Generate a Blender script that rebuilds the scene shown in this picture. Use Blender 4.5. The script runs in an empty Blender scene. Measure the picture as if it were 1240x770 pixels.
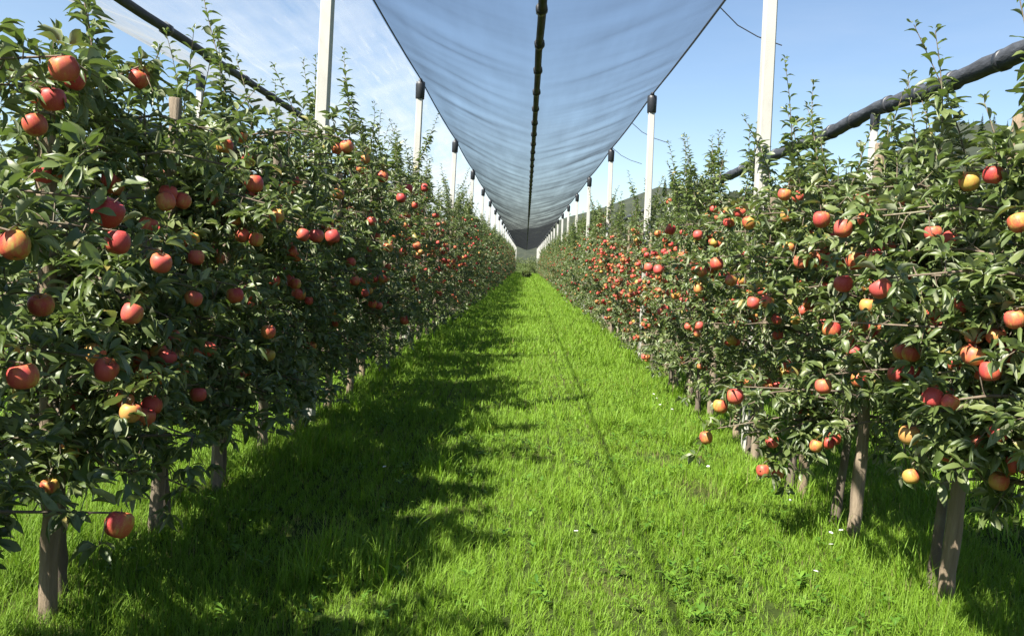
import bpy, math, random
import numpy as np
from mathutils import Vector, Matrix, noise

SC = bpy.context.scene
COL = SC.collection
PI = math.pi
R = math.radians
rng = np.random.default_rng(11)
random.seed(5)

# ------------------------------------------------------------------ layout (metres)
EYE = 1.6                      # camera height
ROWX = 2.0                     # the two tree rows stand at x = -2 and x = +2
RIDGE = 4.55                   # height of the post tops / net ridges
VALLEY = 3.88                  # height of the net in the middle of an alley
POST0, POSTD = 7.5, 7.0        # first post, post spacing along the row
ROW_END = 112.0
ORD = ['', 'first', 'second', 'third', 'fourth', 'fifth', 'sixth', 'seventh', 'eighth', 'ninth', 'tenth', 'eleventh', 'twelfth',
       'thirteenth', 'fourteenth', 'fifteenth', 'sixteenth', 'seventeenth', 'eighteenth', 'nineteenth', 'twentieth',
       'twenty-first', 'twenty-second', 'twenty-third', 'twenty-fourth', 'twenty-fifth']

# ------------------------------------------------------------------ camera
cam_data = bpy.data.cameras.new('camera')
cam = bpy.data.objects.new('camera', cam_data)
COL.objects.link(cam)
SC.camera = cam
cam_data.sensor_width = 36.0
FPX = 1000.0                   # focal length in pixels of the 1240 px wide photograph
cam_data.lens = 36.0 * FPX / 1240.0
cam_data.clip_end = 4000
VPX, VPY, ROLL = 637.0, 317.0, 0.062
fy = Vector(((VPX - 620) / FPX, (385 - VPY) / FPX, -1.0)).normalized()    # world +Y seen by the camera
fz = Vector((math.sin(ROLL), math.cos(ROLL), 0))
fz = (fz - fy * fz.dot(fy)).normalized()
fx = fy.cross(fz)
rot = Matrix((fx, fy, fz))     # camera -> world
cam.matrix_world = Matrix.Translation((0, 0, EYE)) @ rot.to_4x4()


def ray(px, py):
    d = rot @ Vector(((px - 620) / FPX, (385 - py) / FPX, -1.0))
    return d / d.y


# ------------------------------------------------------------------ tags and mesh helpers
def tag(o, label=None, cat=None, group=None, kind=None):
    if label: o['label'] = label
    if cat: o['category'] = cat
    if group: o['group'] = group
    if kind: o['kind'] = kind
    return o


def empty(name, loc, rz=0.0):
    o = bpy.data.objects.new(name, None)
    o.empty_display_size = 0.2
    o.location = loc
    o.rotation_euler = (0, 0, rz)
    COL.objects.link(o)
    return o


def link(name, me, parent=None, loc=(0, 0, 0)):
    o = bpy.data.objects.new(name, me)
    COL.objects.link(o)
    o.location = loc
    if parent: o.parent = parent
    return o


class MB:
    """collects quads/tris in numpy blocks"""
    def __init__(self):
        self.v, self.f, self.m, self.a = [], [], [], []
        self.n = 0

    def add(self, V, F, mat=0, attr=0.0):
        V = np.asarray(V, float).reshape(-1, 3)
        F = np.asarray(F, int)
        self.v.append(V)
        self.f.append(F + self.n)
        self.m.append(np.full(len(F), mat, int))
        a = np.asarray(attr, float)
        self.a.append(np.full(len(V), float(a)) if a.ndim == 0 else a)
        self.n += len(V)

    def tube(self, pts, rad, seg=8, mat=0, caps=True, attr=0.0, wob=0.0):
        pts = np.asarray(pts, float)
        rad = np.broadcast_to(np.asarray(rad, float), (len(pts),))
        V = []
        t0 = pts[1] - pts[0]
        u = np.cross(t0, (0.3, 1, 0.2)); u /= np.linalg.norm(u)
        for i, p in enumerate(pts):
            t = pts[min(i + 1, len(pts) - 1)] - pts[max(i - 1, 0)]
            t = t / (np.linalg.norm(t) + 1e-9)
            u = u - t * u.dot(t); u /= np.linalg.norm(u) + 1e-9
            w = np.cross(t, u)
            for k in range(seg):
                a = 2 * PI * k / seg
                rr = rad[i] * (1 + wob * (random.random() - .5))
                V.append(p + (u * math.cos(a) + w * math.sin(a)) * rr)
        F = []
        for i in range(len(pts) - 1):
            for k in range(seg):
                a, b = i * seg + k, i * seg + (k + 1) % seg
                F.append((a, b, b + seg, a + seg))
        self.add(V, F, mat, attr)
        if caps:
            for i, flip in ((0, True), (len(pts) - 1, False)):
                c = list(range(i * seg, i * seg + seg))
                ring = np.array(V)[c]
                V2 = np.vstack([ring, ring.mean(0)])
                F2 = [((k + 1) % seg, k, seg, seg) if flip else (k, (k + 1) % seg, seg, seg) for k in range(seg)]
                self.add(V2, F2, mat, attr)

    def box(self, c, s, mat=0, M=None, attr=0.0):
        c, s = np.array(c, float), np.array(s, float) / 2
        V = np.array([(x, y, z) for x in (-1, 1) for y in (-1, 1) for z in (-1, 1)]) * s
        if M is not None: V = V @ np.array(M.to_3x3()).T
        self.add(V + c, [(0, 1, 3, 2), (4, 6, 7, 5), (0, 4, 5, 1), (2, 3, 7, 6), (0, 2, 6, 4), (1, 5, 7, 3)], mat, attr)

    def mesh(self, name, mats, smooth=True):
        V = np.concatenate(self.v); F = np.concatenate([f if f.shape[1] == 4 else np.hstack([f, f[:, -1:]]) for f in self.f])
        M = np.concatenate(self.m); A = np.concatenate(self.a)
        return fast_mesh(name, V, F, mats, M, A, smooth)


def fast_mesh(name, V, F, mats, M=None, A=None, smooth=True):
    """quads (a quad whose last two corners coincide becomes a triangle)"""
    me = bpy.data.meshes.new(name)
    tri = F[:, 2] == F[:, 3]
    cnt = np.where(tri, 3, 4).astype(np.int32)
    start = np.concatenate([[0], np.cumsum(cnt)[:-1]]).astype(np.int32)
    keep = np.ones(F.shape, bool); keep[tri, 3] = False
    loops = F[keep].astype(np.int32)
    me.vertices.add(len(V)); me.vertices.foreach_set('co', V.astype(np.float32).ravel())
    me.loops.add(len(loops)); me.loops.foreach_set('vertex_index', loops)
    me.polygons.add(len(F)); me.polygons.foreach_set('loop_start', start)
    me.polygons.foreach_set('loop_total', cnt)
    if M is not None: me.polygons.foreach_set('material_index', M.astype(np.int32))
    me.polygons.foreach_set('use_smooth', np.full(len(F), smooth, bool))
    if A is not None:
        at = me.attributes.new('vary', 'FLOAT', 'POINT')
        at.data.foreach_set('value', A.astype(np.float32))
    for m in mats: me.materials.append(m)
    me.update(calc_edges=True)
    return me


# ------------------------------------------------------------------ materials
class NT:
    def __init__(self, name):
        self.mat = bpy.data.materials.new(name)
        self.mat.use_nodes = True
        self.t = self.mat.node_tree
        self.t.nodes.clear()
        self.out = self.t.nodes.new('ShaderNodeOutputMaterial')

    def n(self, kind, **kw):
        nd = self.t.nodes.new('ShaderNode' + kind)
        for k, v in kw.items():
            if k in nd.inputs.keys(): self.put(nd.inputs[k], v)
            else: setattr(nd, k, v)
        return nd

    def put(self, sock, v):
        if isinstance(v, bpy.types.NodeSocket): self.t.links.new(v, sock)
        else: sock.default_value = v

    def ramp(self, fac, stops, interp='LINEAR'):
        nd = self.t.nodes.new('ShaderNodeValToRGB')
        nd.color_ramp.interpolation = interp
        el = nd.color_ramp.elements
        while len(el) < len(stops): el.new(0.5)
        for e, (p, c) in zip(el, stops):
            e.position = p; e.color = (*c, 1) if len(c) == 3 else c
        self.put(nd.inputs[0], fac)
        return nd.outputs[0]

    def math(self, op, a, b=0.0, c=None, clamp=False):
        nd = self.t.nodes.new('ShaderNodeMath'); nd.operation = op; nd.use_clamp = clamp
        self.put(nd.inputs[0], a); self.put(nd.inputs[1], b)
        if c is not None: self.put(nd.inputs[2], c)
        return nd.outputs[0]

    def mix(self, fac, a, b, blend='MIX'):
        nd = self.t.nodes.new('ShaderNodeMix'); nd.data_type = 'RGBA'; nd.blend_type = blend
        self.put(nd.inputs[0], fac)
        self.put(nd.inputs[6], (*a, 1) if isinstance(a, tuple) and len(a) == 3 else a)
        self.put(nd.inputs[7], (*b, 1) if isinstance(b, tuple) and len(b) == 3 else b)
        return nd.outputs[2]

    def noise(self, scale, detail=3.0, vec=None, rough=0.55):
        nd = self.t.nodes.new('ShaderNodeTexNoise')
        nd.inputs['Scale'].default_value = scale; nd.inputs['Detail'].default_value = detail
        nd.inputs['Roughness'].default_value = rough
        if vec is not None: self.t.links.new(vec, nd.inputs['Vector'])
        return nd.outputs['Fac']

    def objcoord(self, scale=None):
        c = self.t.nodes.new('ShaderNodeTexCoord').outputs['Object']
        if scale is None: return c
        m = self.t.nodes.new('ShaderNodeMapping'); m.inputs['Scale'].default_value = scale
        self.t.links.new(c, m.inputs['Vector'])
        return m.outputs[0]

    def attr(self, name, kind='GEOMETRY'):
        nd = self.t.nodes.new('ShaderNodeAttribute'); nd.attribute_name = name; nd.attribute_type = kind
        return nd

    def bump(self, h, strength=0.3, dist=0.01):
        nd = self.t.nodes.new('ShaderNodeBump'); nd.inputs['Strength'].default_value = strength
        nd.inputs['Distance'].default_value = dist
        self.t.links.new(h, nd.inputs['Height'])
        return nd.outputs[0]

    def bsdf(self, **kw):
        nd = self.t.nodes.new('ShaderNodeBsdfPrincipled')
        for k, v in kw.items():
            k = k.replace('_', ' ')
            if isinstance(v, tuple) and len(v) == 3: v = (*v, 1)
            self.put(nd.inputs[k], v)
        return nd

    def done(self, shader):
        self.t.links.new(shader.outputs[0] if hasattr(shader, 'outputs') else shader, self.out.inputs[0])
        return self.mat


def leaf_material(name, tops, under, rough=0.38, trans=0.30, spec=0.5, tcol=(0.16, 0.27, 0.015)):
    g = NT(name)
    v = g.attr('vary').outputs['Fac']
    top = g.ramp(v, tops)
    geo = g.n('NewGeometry')
    col = g.mix(geo.outputs['Backfacing'], top, under)
    ro = g.math('ADD', g.math('MULTIPLY', geo.outputs['Backfacing'], 0.3), rough)
    p = g.bsdf(Base_Color=col, Roughness=ro, Specular_IOR_Level=spec)
    tr = g.n('BsdfTranslucent', Color=g.mix(0.5, top, tcol))
    mx = g.n('MixShader', Fac=trans)
    g.t.links.new(p.outputs[0], mx.inputs[1]); g.t.links.new(tr.outputs[0], mx.inputs[2])
    return g.done(mx)


M_LEAF = leaf_material('apple_leaf', [(0, (0.045, 0.076, 0.018)), (0.5, (0.094, 0.130, 0.036)), (0.9, (0.165, 0.195, 0.068)), (1, (0.25, 0.21, 0.06))],
                       (0.30, 0.33, 0.20), rough=0.45, trans=0.28, spec=0.55, tcol=(0.13, 0.21, 0.018))
M_GRASS = leaf_material('grass_blade', [(0, (0.055, 0.130, 0.008)), (0.45, (0.165, 0.325, 0.013)), (0.85, (0.25, 0.42, 0.025)), (0.97, (0.26, 0.31, 0.05)), (1, (0.36, 0.31, 0.15))],
                        (0.17, 0.30, 0.02), rough=0.36, trans=0.42, spec=0.45)
M_WEED = leaf_material('broad_weed_leaf', [(0, (0.05, 0.13, 0.015)), (1, (0.15, 0.27, 0.03))], (0.10, 0.17, 0.04), rough=0.5, trans=0.35, spec=0.3)


def bark_material(name, c1, c2, sc=30):
    g = NT(name)
    n1 = g.noise(sc, 5, g.objcoord((1, 1, 0.25)))
    n2 = g.noise(6, 3, g.objcoord())
    col = g.mix(n1, c1, c2)
    col = g.mix(g.math('MULTIPLY', g.math('SUBTRACT', n2, 0.52, clamp=True), 3.0, clamp=True), col, (0.20, 0.21, 0.13))
    return g.done(g.bsdf(Base_Color=col, Roughness=0.85, Normal=g.bump(n1, 0.6, 0.01)))


M_BARK = bark_material('apple_bark', (0.045, 0.034, 0.025), (0.16, 0.125, 0.09))
M_TWIG = bark_material('twig_bark', (0.07, 0.048, 0.03), (0.20, 0.155, 0.11), 60)


def stake_material():
    g = NT('weathered_stake_wood')
    grain = g.noise(45, 6, g.objcoord((1, 1, 0.06)), 0.65)
    blot = g.noise(4, 4, g.objcoord((1, 1, 0.5)))
    oc = g.n('ObjectInfo').outputs['Random']
    col = g.ramp(grain, [(0.25, (0.05, 0.038, 0.025)), (0.5, (0.19, 0.15, 0.105)), (0.75, (0.32, 0.265, 0.19))])
    col = g.mix(g.math('MULTIPLY', blot, 0.55), col, (0.17, 0.15, 0.12))
    col = g.mix(g.math('MULTIPLY', oc, 0.35), col, (0.30, 0.20, 0.11))
    return g.done(g.bsdf(Base_Color=col, Roughness=0.9, Normal=g.bump(grain, 1.0, 0.02)))


M_STAKE = stake_material()


def concrete_material():
    g = NT('white_concrete')
    n1 = g.noise(3.0, 5, g.objcoord((1, 1, 0.3)))
    n2 = g.noise(120, 3, g.objcoord())
    col = g.ramp(n1, [(0.3, (0.26, 0.25, 0.21)), (0.5, (0.40, 0.39, 0.355)), (0.75, (0.48, 0.47, 0.445))])
    z = g.n('SeparateXYZ', Vector=g.objcoord()).outputs['Z']
    low = g.math('MULTIPLY', g.math('SUBTRACT', 0.9, z, clamp=True), g.math('ADD', n1, 0.25))
    col = g.mix(g.math('MULTIPLY', low, 0.7, clamp=True), col, (0.34, 0.33, 0.27))
    return g.done(g.bsdf(Base_Color=col, Roughness=0.8, Normal=g.bump(n2, 0.2, 0.003)))


M_CONC = concrete_material()


def plain(name, c, rough=0.6, metal=0.0, nscale=20, var=0.25):
    g = NT(name)
    n1 = g.noise(nscale, 4, g.objcoord())
    col = g.mix(n1, tuple(x * (1 - var) for x in c), tuple(min(1, x * (1 + var)) for x in c))
    return g.done(g.bsdf(Base_Color=col, Roughness=rough, Metallic=metal))


M_CAP = plain('black_plastic_cap', (0.016, 0.018, 0.022), 0.5)
M_CABLE = plain('dark_cable', (0.05, 0.055, 0.065), 0.5)
M_WIRE = plain('galvanised_wire', (0.22, 0.23, 0.25), 0.45, 0.6)
M_TIE = plain('tie_band', (0.10, 0.10, 0.09), 0.7)


def net_material(name, cover, dark, gain=1.0):
    """fine woven net: threads cover a share of the area; seen at a slant they overlap and close up"""
    g = NT(name)
    geo = g.n('NewGeometry')
    dot = g.n('VectorMath', operation='DOT_PRODUCT')
    g.t.links.new(geo.outputs['Incoming'], dot.inputs[0]); g.t.links.new(geo.outputs['Normal'], dot.inputs[1])
    cs = g.math('MAXIMUM', g.math('ABSOLUTE', dot.outputs['Value']), 0.03)
    streak = g.noise(1.6, 5, g.objcoord((1.6, 0.16, 1)), 0.6)
    fold = g.noise(1.0, 4, g.objcoord((0.25, 2.2, 1)), 0.6)
    if gain > 1:      # folds along the net bunch the threads into streaks, bright from painted sun glow
        streak = g.math('ADD', g.math('MULTIPLY', g.math('SUBTRACT', streak, 0.5), gain), 0.45)
        fine = g.noise(6.0, 4, g.objcoord((1.5, 0.10, 1)), 0.6)
        streak = g.math('ADD', streak, g.math('MULTIPLY', g.math('SUBTRACT', fine, 0.58, clamp=True), 9.0))
    k = g.math('ADD', g.math('MULTIPLY', streak, 1.0), g.math('MULTIPLY', fold, 0.7))
    k = g.math('MAXIMUM', g.math('ADD', k, 0.12), 0.2)
    dens = g.math('DIVIDE', g.math('MULTIPLY', k, -math.log(1 - cover)), cs)
    alpha = g.math('SUBTRACT', 1.0, g.math('POWER', 2.71828, g.math('MULTIPLY', dens, -1.0)), clamp=True)
    d = g.n('BsdfDiffuse', Color=(*dark, 1))
    t = g.n('BsdfTranslucent', Color=(*dark, 1))
    m1 = g.n('MixShader', Fac=0.45)
    g.t.links.new(d.outputs[0], m1.inputs[1]); g.t.links.new(t.outputs[0], m1.inputs[2])
    tp = g.n('BsdfTransparent')
    m2 = g.n('MixShader', Fac=alpha)
    g.t.links.new(tp.outputs[0], m2.inputs[1]); g.t.links.new(m1.outputs[0], m2.inputs[2])
    return g.done(m2)


M_NET = net_material('black_hail_net', 0.082, (0.020, 0.022, 0.026))
M_NET_GLOW = net_material('sun_glow_hail_net', 0.12, (0.40, 0.43, 0.48), 4.0)  # thread colour painted pale to stand in for sun scattering through the net


def roll_material():
    g = NT('rolled_net')
    n1 = g.noise(14, 5, g.objcoord((1, 0.35, 1)))
    col = g.ramp(n1, [(0.3, (0.014, 0.016, 0.020)), (0.6, (0.032, 0.036, 0.044)), (0.8, (0.07, 0.074, 0.085))])
    return g.done(g.bsdf(Base_Color=col, Roughness=0.75, Normal=g.bump(n1, 0.7, 0.03)))


M_ROLL = roll_material()


def apple_material():
    g = NT('apple_skin')
    ci = g.n('ObjectInfo')
    sep = g.n('SeparateColor', Color=ci.outputs['Color'])
    blush, rnd = sep.outputs[0], sep.outputs[1]
    oc = g.objcoord()
    xyz = g.n('SeparateXYZ', Vector=oc)
    streak = g.noise(1.0, 4, g.objcoord((90, 90, 22)), 0.6)
    patch = g.noise(28, 3, oc)
    side = g.math('MULTIPLY', xyz.outputs['X'], 9.0)
    f = g.math('ADD', g.math('ADD', g.math('MULTIPLY', blush, 1.5), side), g.math('MULTIPLY', g.math('SUBTRACT', streak, 0.5), 1.7))
    f = g.math('ADD', g.math('SUBTRACT', f, 0.55), g.math('MULTIPLY', g.math('SUBTRACT', patch, 0.5), 1.3), clamp=True)
    ground = g.mix(rnd, (0.36, 0.26, 0.05), (0.46, 0.24, 0.07))
    red = g.mix(rnd, (0.33, 0.030, 0.030), (0.47, 0.080, 0.068))
    mid = g.mix(0.5, (0.46, 0.15, 0.045), red)
    col = g.mix(g.math('MULTIPLY', f, 2.0, clamp=True), ground, mid)
    col = g.mix(g.math('SUBTRACT', g.math('MULTIPLY', f, 2.0), 1.0, clamp=True), col, red)
    spk = g.n('TexVoronoi', Scale=260.0)
    g.t.links.new(oc, spk.inputs['Vector'])
    sp = g.math('LESS_THAN', spk.outputs['Distance'], 0.16)
    col = g.mix(g.math('MULTIPLY', sp, 0.35), col, (0.75, 0.55, 0.30))
    return g.done(g.bsdf(Base_Color=col, Roughness=0.5, Specular_IOR_Level=0.32, Subsurface_Weight=0.0))


M_APPLE = apple_material()


def apple_far_material():
    g = NT('apple_skin_distant')
    v = g.attr('vary').outputs['Fac']
    col = g.ramp(v, [(0, (0.38, 0.27, 0.07)), (0.3, (0.42, 0.12, 0.045)), (0.6, (0.36, 0.036, 0.032)), (1, (0.43, 0.05, 0.045))])
    return g.done(g.bsdf(Base_Color=col, Roughness=0.4))


M_APPLEF = apple_far_material()


def ground_material():
    g = NT('meadow_soil')
    oc = g.objcoord()
    a, b = g.noise(0.7, 5, oc), g.noise(9, 6, oc)
    c = g.noise(0.02, 4, oc)
    col = g.ramp(b, [(0.3, (0.014, 0.020, 0.006)), (0.55, (0.034, 0.050, 0.012)), (0.8, (0.065, 0.080, 0.022))])
    col = g.mix(g.math('MULTIPLY', g.math('SUBTRACT', a, 0.50, clamp=True), 2.5, clamp=True), col, (0.105, 0.080, 0.040))
    far = g.math('MULTIPLY', g.math('SUBTRACT', c, 0.4, clamp=True), 1.5, clamp=True)
    col = g.mix(far, col, (0.09, 0.15, 0.025))
    return g.done(g.bsdf(Base_Color=col, Roughness=1.0, Specular_IOR_Level=0.05, Normal=g.bump(b, 0.8, 0.05)))


M_GROUND = ground_material()


def hill_material():
    g = NT('wooded_hill')
    oc = g.objcoord()
    a, b = g.noise(0.02, 6, oc), g.noise(0.14, 5, oc)
    col = g.ramp(b, [(0.3, (0.012, 0.018, 0.010)), (0.6, (0.020, 0.026, 0.014)), (0.8, (0.036, 0.034, 0.020))])
    col = g.mix(g.math('MULTIPLY', g.math('SUBTRACT', a, 0.5, clamp=True), 3.0, clamp=True), col, (0.03, 0.04, 0.02))
    return g.done(g.bsdf(Base_Color=col, Roughness=1.0, Normal=g.bump(b, 0.9, 3.0)))


M_HILL = hill_material()
M_FIR = leaf_material('fir_needles', [(0, (0.010, 0.019, 0.010)), (1, (0.024, 0.036, 0.018))], (0.03, 0.05, 0.02), rough=0.7, trans=0.1, spec=0.2)
M_PETAL = plain('white_petal', (0.8, 0.8, 0.76), 0.6)
M_STEMG = plain('green_stem', (0.07, 0.13, 0.02), 0.6)

# ------------------------------------------------------------------ ground, hills
gv, gf = [], []
xs = np.concatenate([[-2500, -600, -150, -40], np.linspace(-8, 8, 33), [40, 150, 600, 2500]])
ys = np.concatenate([[-300, -40], np.linspace(-4, 30, 69), np.linspace(32, 120, 45), [200, 500, 1200, 3000]])
X, Y = np.meshgrid(xs, ys, indexing='ij')
Z = np.zeros_like(X)
for i in range(X.shape[0]):
    for j in range(X.shape[1]):
        if abs(X[i, j]) < 9 and -5 < Y[i, j] < 121:
            Z[i, j] = 0.030 * noise.noise((X[i, j] * .8, Y[i, j] * .5, 0))


def zground(x, y):
    return 0.030 * noise.noise((x * .8, y * .5, 0)) if abs(x) < 9 and -5 < y < 121 else 0.0


V = np.stack([X, Y, Z], -1).reshape(-1, 3)
ny = len(ys)
F = np.array([(i * ny + j, (i + 1) * ny + j, (i + 1) * ny + j + 1, i * ny + j + 1) for i in range(len(xs) - 1) for j in range(ny - 1)])
tag(link('ground', fast_mesh('ground', V, F, [M_GROUND])), kind='structure')


def hill(name, x0, x1, y0, depth, crest, seed):
    n, m = 70, 16
    V = []
    for i in range(n):
        u = i / (n - 1)
        x = x0 + (x1 - x0) * u
        h = crest(u) * (1 + .10 * noise.noise((x * .03, seed, 0)) + .05 * noise.noise((x * .12, seed, 3)))
        for j in range(m):
            w = j / (m - 1)
            prof = math.sin(PI * min(1, w * 1.0)) ** 0.8 if 0 < w < 1 else 0
            y = y0 + depth * w
            V.append((x, y, -0.5 + h * prof * (1 + .12 * noise.noise((x * .05, y * .05, seed)))))
    F = [(i * m + j, (i + 1) * m + j, (i + 1) * m + j + 1, i * m + j + 1) for i in range(n - 1) for j in range(m - 1)]
    o = link(name, fast_mesh(name, np.array(V), np.array(F), [M_HILL]))
    tag(o, kind='structure')
    return o


# right: a wooded slope; straight ahead and left: a long low ridge
hill('hill', 40, 420, 220, 170, lambda u: float(np.interp(40 + 380 * u, [40, 73, 103, 123, 136, 169, 229, 420], [4, 28, 34, 40, 53, 58, 62, 50])), 2.3)
hill('hills', -1200, 1500, 900, 400, lambda u: 34 + 74 * math.exp(-((-1200 + 2700 * u - 190) / 130) ** 2) + 60 * math.exp(-((-1200 + 2700 * u - 900) / 400) ** 2), 7.7)


def fir_mesh(seed, H):
    rs = np.random.default_rng(seed)
    b = MB()
    b.tube([(0, 0, -1), (0, 0, H * .5), (0, 0, H)], [H * .018, H * .012, 0.02], 6, 0)
    trunk = b.mesh('fir_trunk', [M_BARK])
    c = MB()
    lv = 26
    for k in range(lv):
        t = k / (lv - 1)
        z = H * (.08 + .92 * t)
        r = H * .19 * (1 - t) ** .85 + .06
        nb = 13 if t < .7 else 8
        for q in range(nb):
            a = 2 * PI * q / nb + rs.random() * .8
            L = r * (.65 + .6 * rs.random())
            dx, dy = math.cos(a), math.sin(a)
            w = L * .30 + .05
            dz = -L * (.28 + .25 * rs.random())
            up = rs.random() * .25
            P = [(0, 0, z + up), (dx * L * .55 - dy * w, dy * L * .55 + dx * w, z + dz * .45), (dx * L, dy * L, z + dz),
                 (dx * L * .55 + dy * w, dy * L * .55 - dx * w, z + dz * .45)]
            c.add(P, [(0, 1, 2, 3)], 0, rs.random())
    return trunk, c.mesh('fir_crown', [M_FIR], False)


fir_protos = [fir_mesh(s, h) for s, h in ((1, 17.0), (2, 14.0), (3, 20.0))]


def fir(px, Yd, topy, label, k, group='firs along the far hillside'):
    d = ray(px, topy)
    tr, cr = fir_protos[k % 3]
    H = (17.0, 14.0, 20.0)[k % 3]
    x, ztop = d.x * Yd, EYE + d.z * Yd
    s = 0.5 + .3 * random.random()
    o = empty('fir_tree', (x, Yd, ztop - H * s), random.random() * 6)
    o.scale = (s, s, s)
    link('trunk', tr, o); link('crown', cr, o)
    tag(o, label, 'tree', group)


# ------------------------------------------------------------------ leaves
def leaf_block(P, D, N, L, W, droop, fold, rows, rs=None):
    """vectorised folded leaves: P base, D along, N up; returns V,F"""
    n = len(P)
    D = D / np.linalg.norm(D, axis=1, keepdims=True)
    S = np.cross(D, N); S /= np.linalg.norm(S, axis=1, keepdims=True) + 1e-9
    N = np.cross(S, D)
    u = np.linspace(0, 1, rows)
    if rows == 3: prof = np.array([.10, 1.0, .06])
    elif rows == 4: prof = np.array([.06, .88, .85, .04])
    else: prof = np.interp(u, [0, .12, .3, .5, .75, .92, 1], [.05, .40, .86, 1.0, .80, .38, .03])
    V = np.zeros((n, rows, 3, 3))
    side = rs.normal(0, .22, n) if rs is not None else np.zeros(n)      # leaves bend sideways and their rims wave
    ph = rs.uniform(0, 6.28, (n, 2)) if rs is not None else np.zeros((n, 2))
    wav = .10 if rs is not None and rows > 3 else 0.0
    for r in range(rows):
        cen = P + D * (L * u[r])[:, None] * (1 - .12 * u[r] * droop)[:, None] - N * (L * droop * .55 * u[r] ** 2)[:, None] + S * (L * side * u[r] ** 2)[:, None]
        for c, sg in enumerate((-1, 0, 1)):
            V[:, r, c] = cen + S * (W * .5 * prof[r] * sg * np.cos(fold))[:, None] + N * (abs(sg) * W * .5 * prof[r] * np.sin(fold) + (wav * W * np.sin(ph[:, 0 if sg < 0 else 1] + 6.5 * u[r]) * abs(sg)))[:, None]
    q = []
    for r in range(rows - 1):
        for c in range(2):
            a = r * 3 + c
            q.append((a, a + 1, a + 4, a + 3))
    q = np.array(q)
    F = (q[None] + (np.arange(n) * rows * 3)[:, None, None]).reshape(-1, 4)
    return V.reshape(-1, 3), F


def unit(a):
    return a / (np.linalg.norm(a) + 1e-9)


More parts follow.
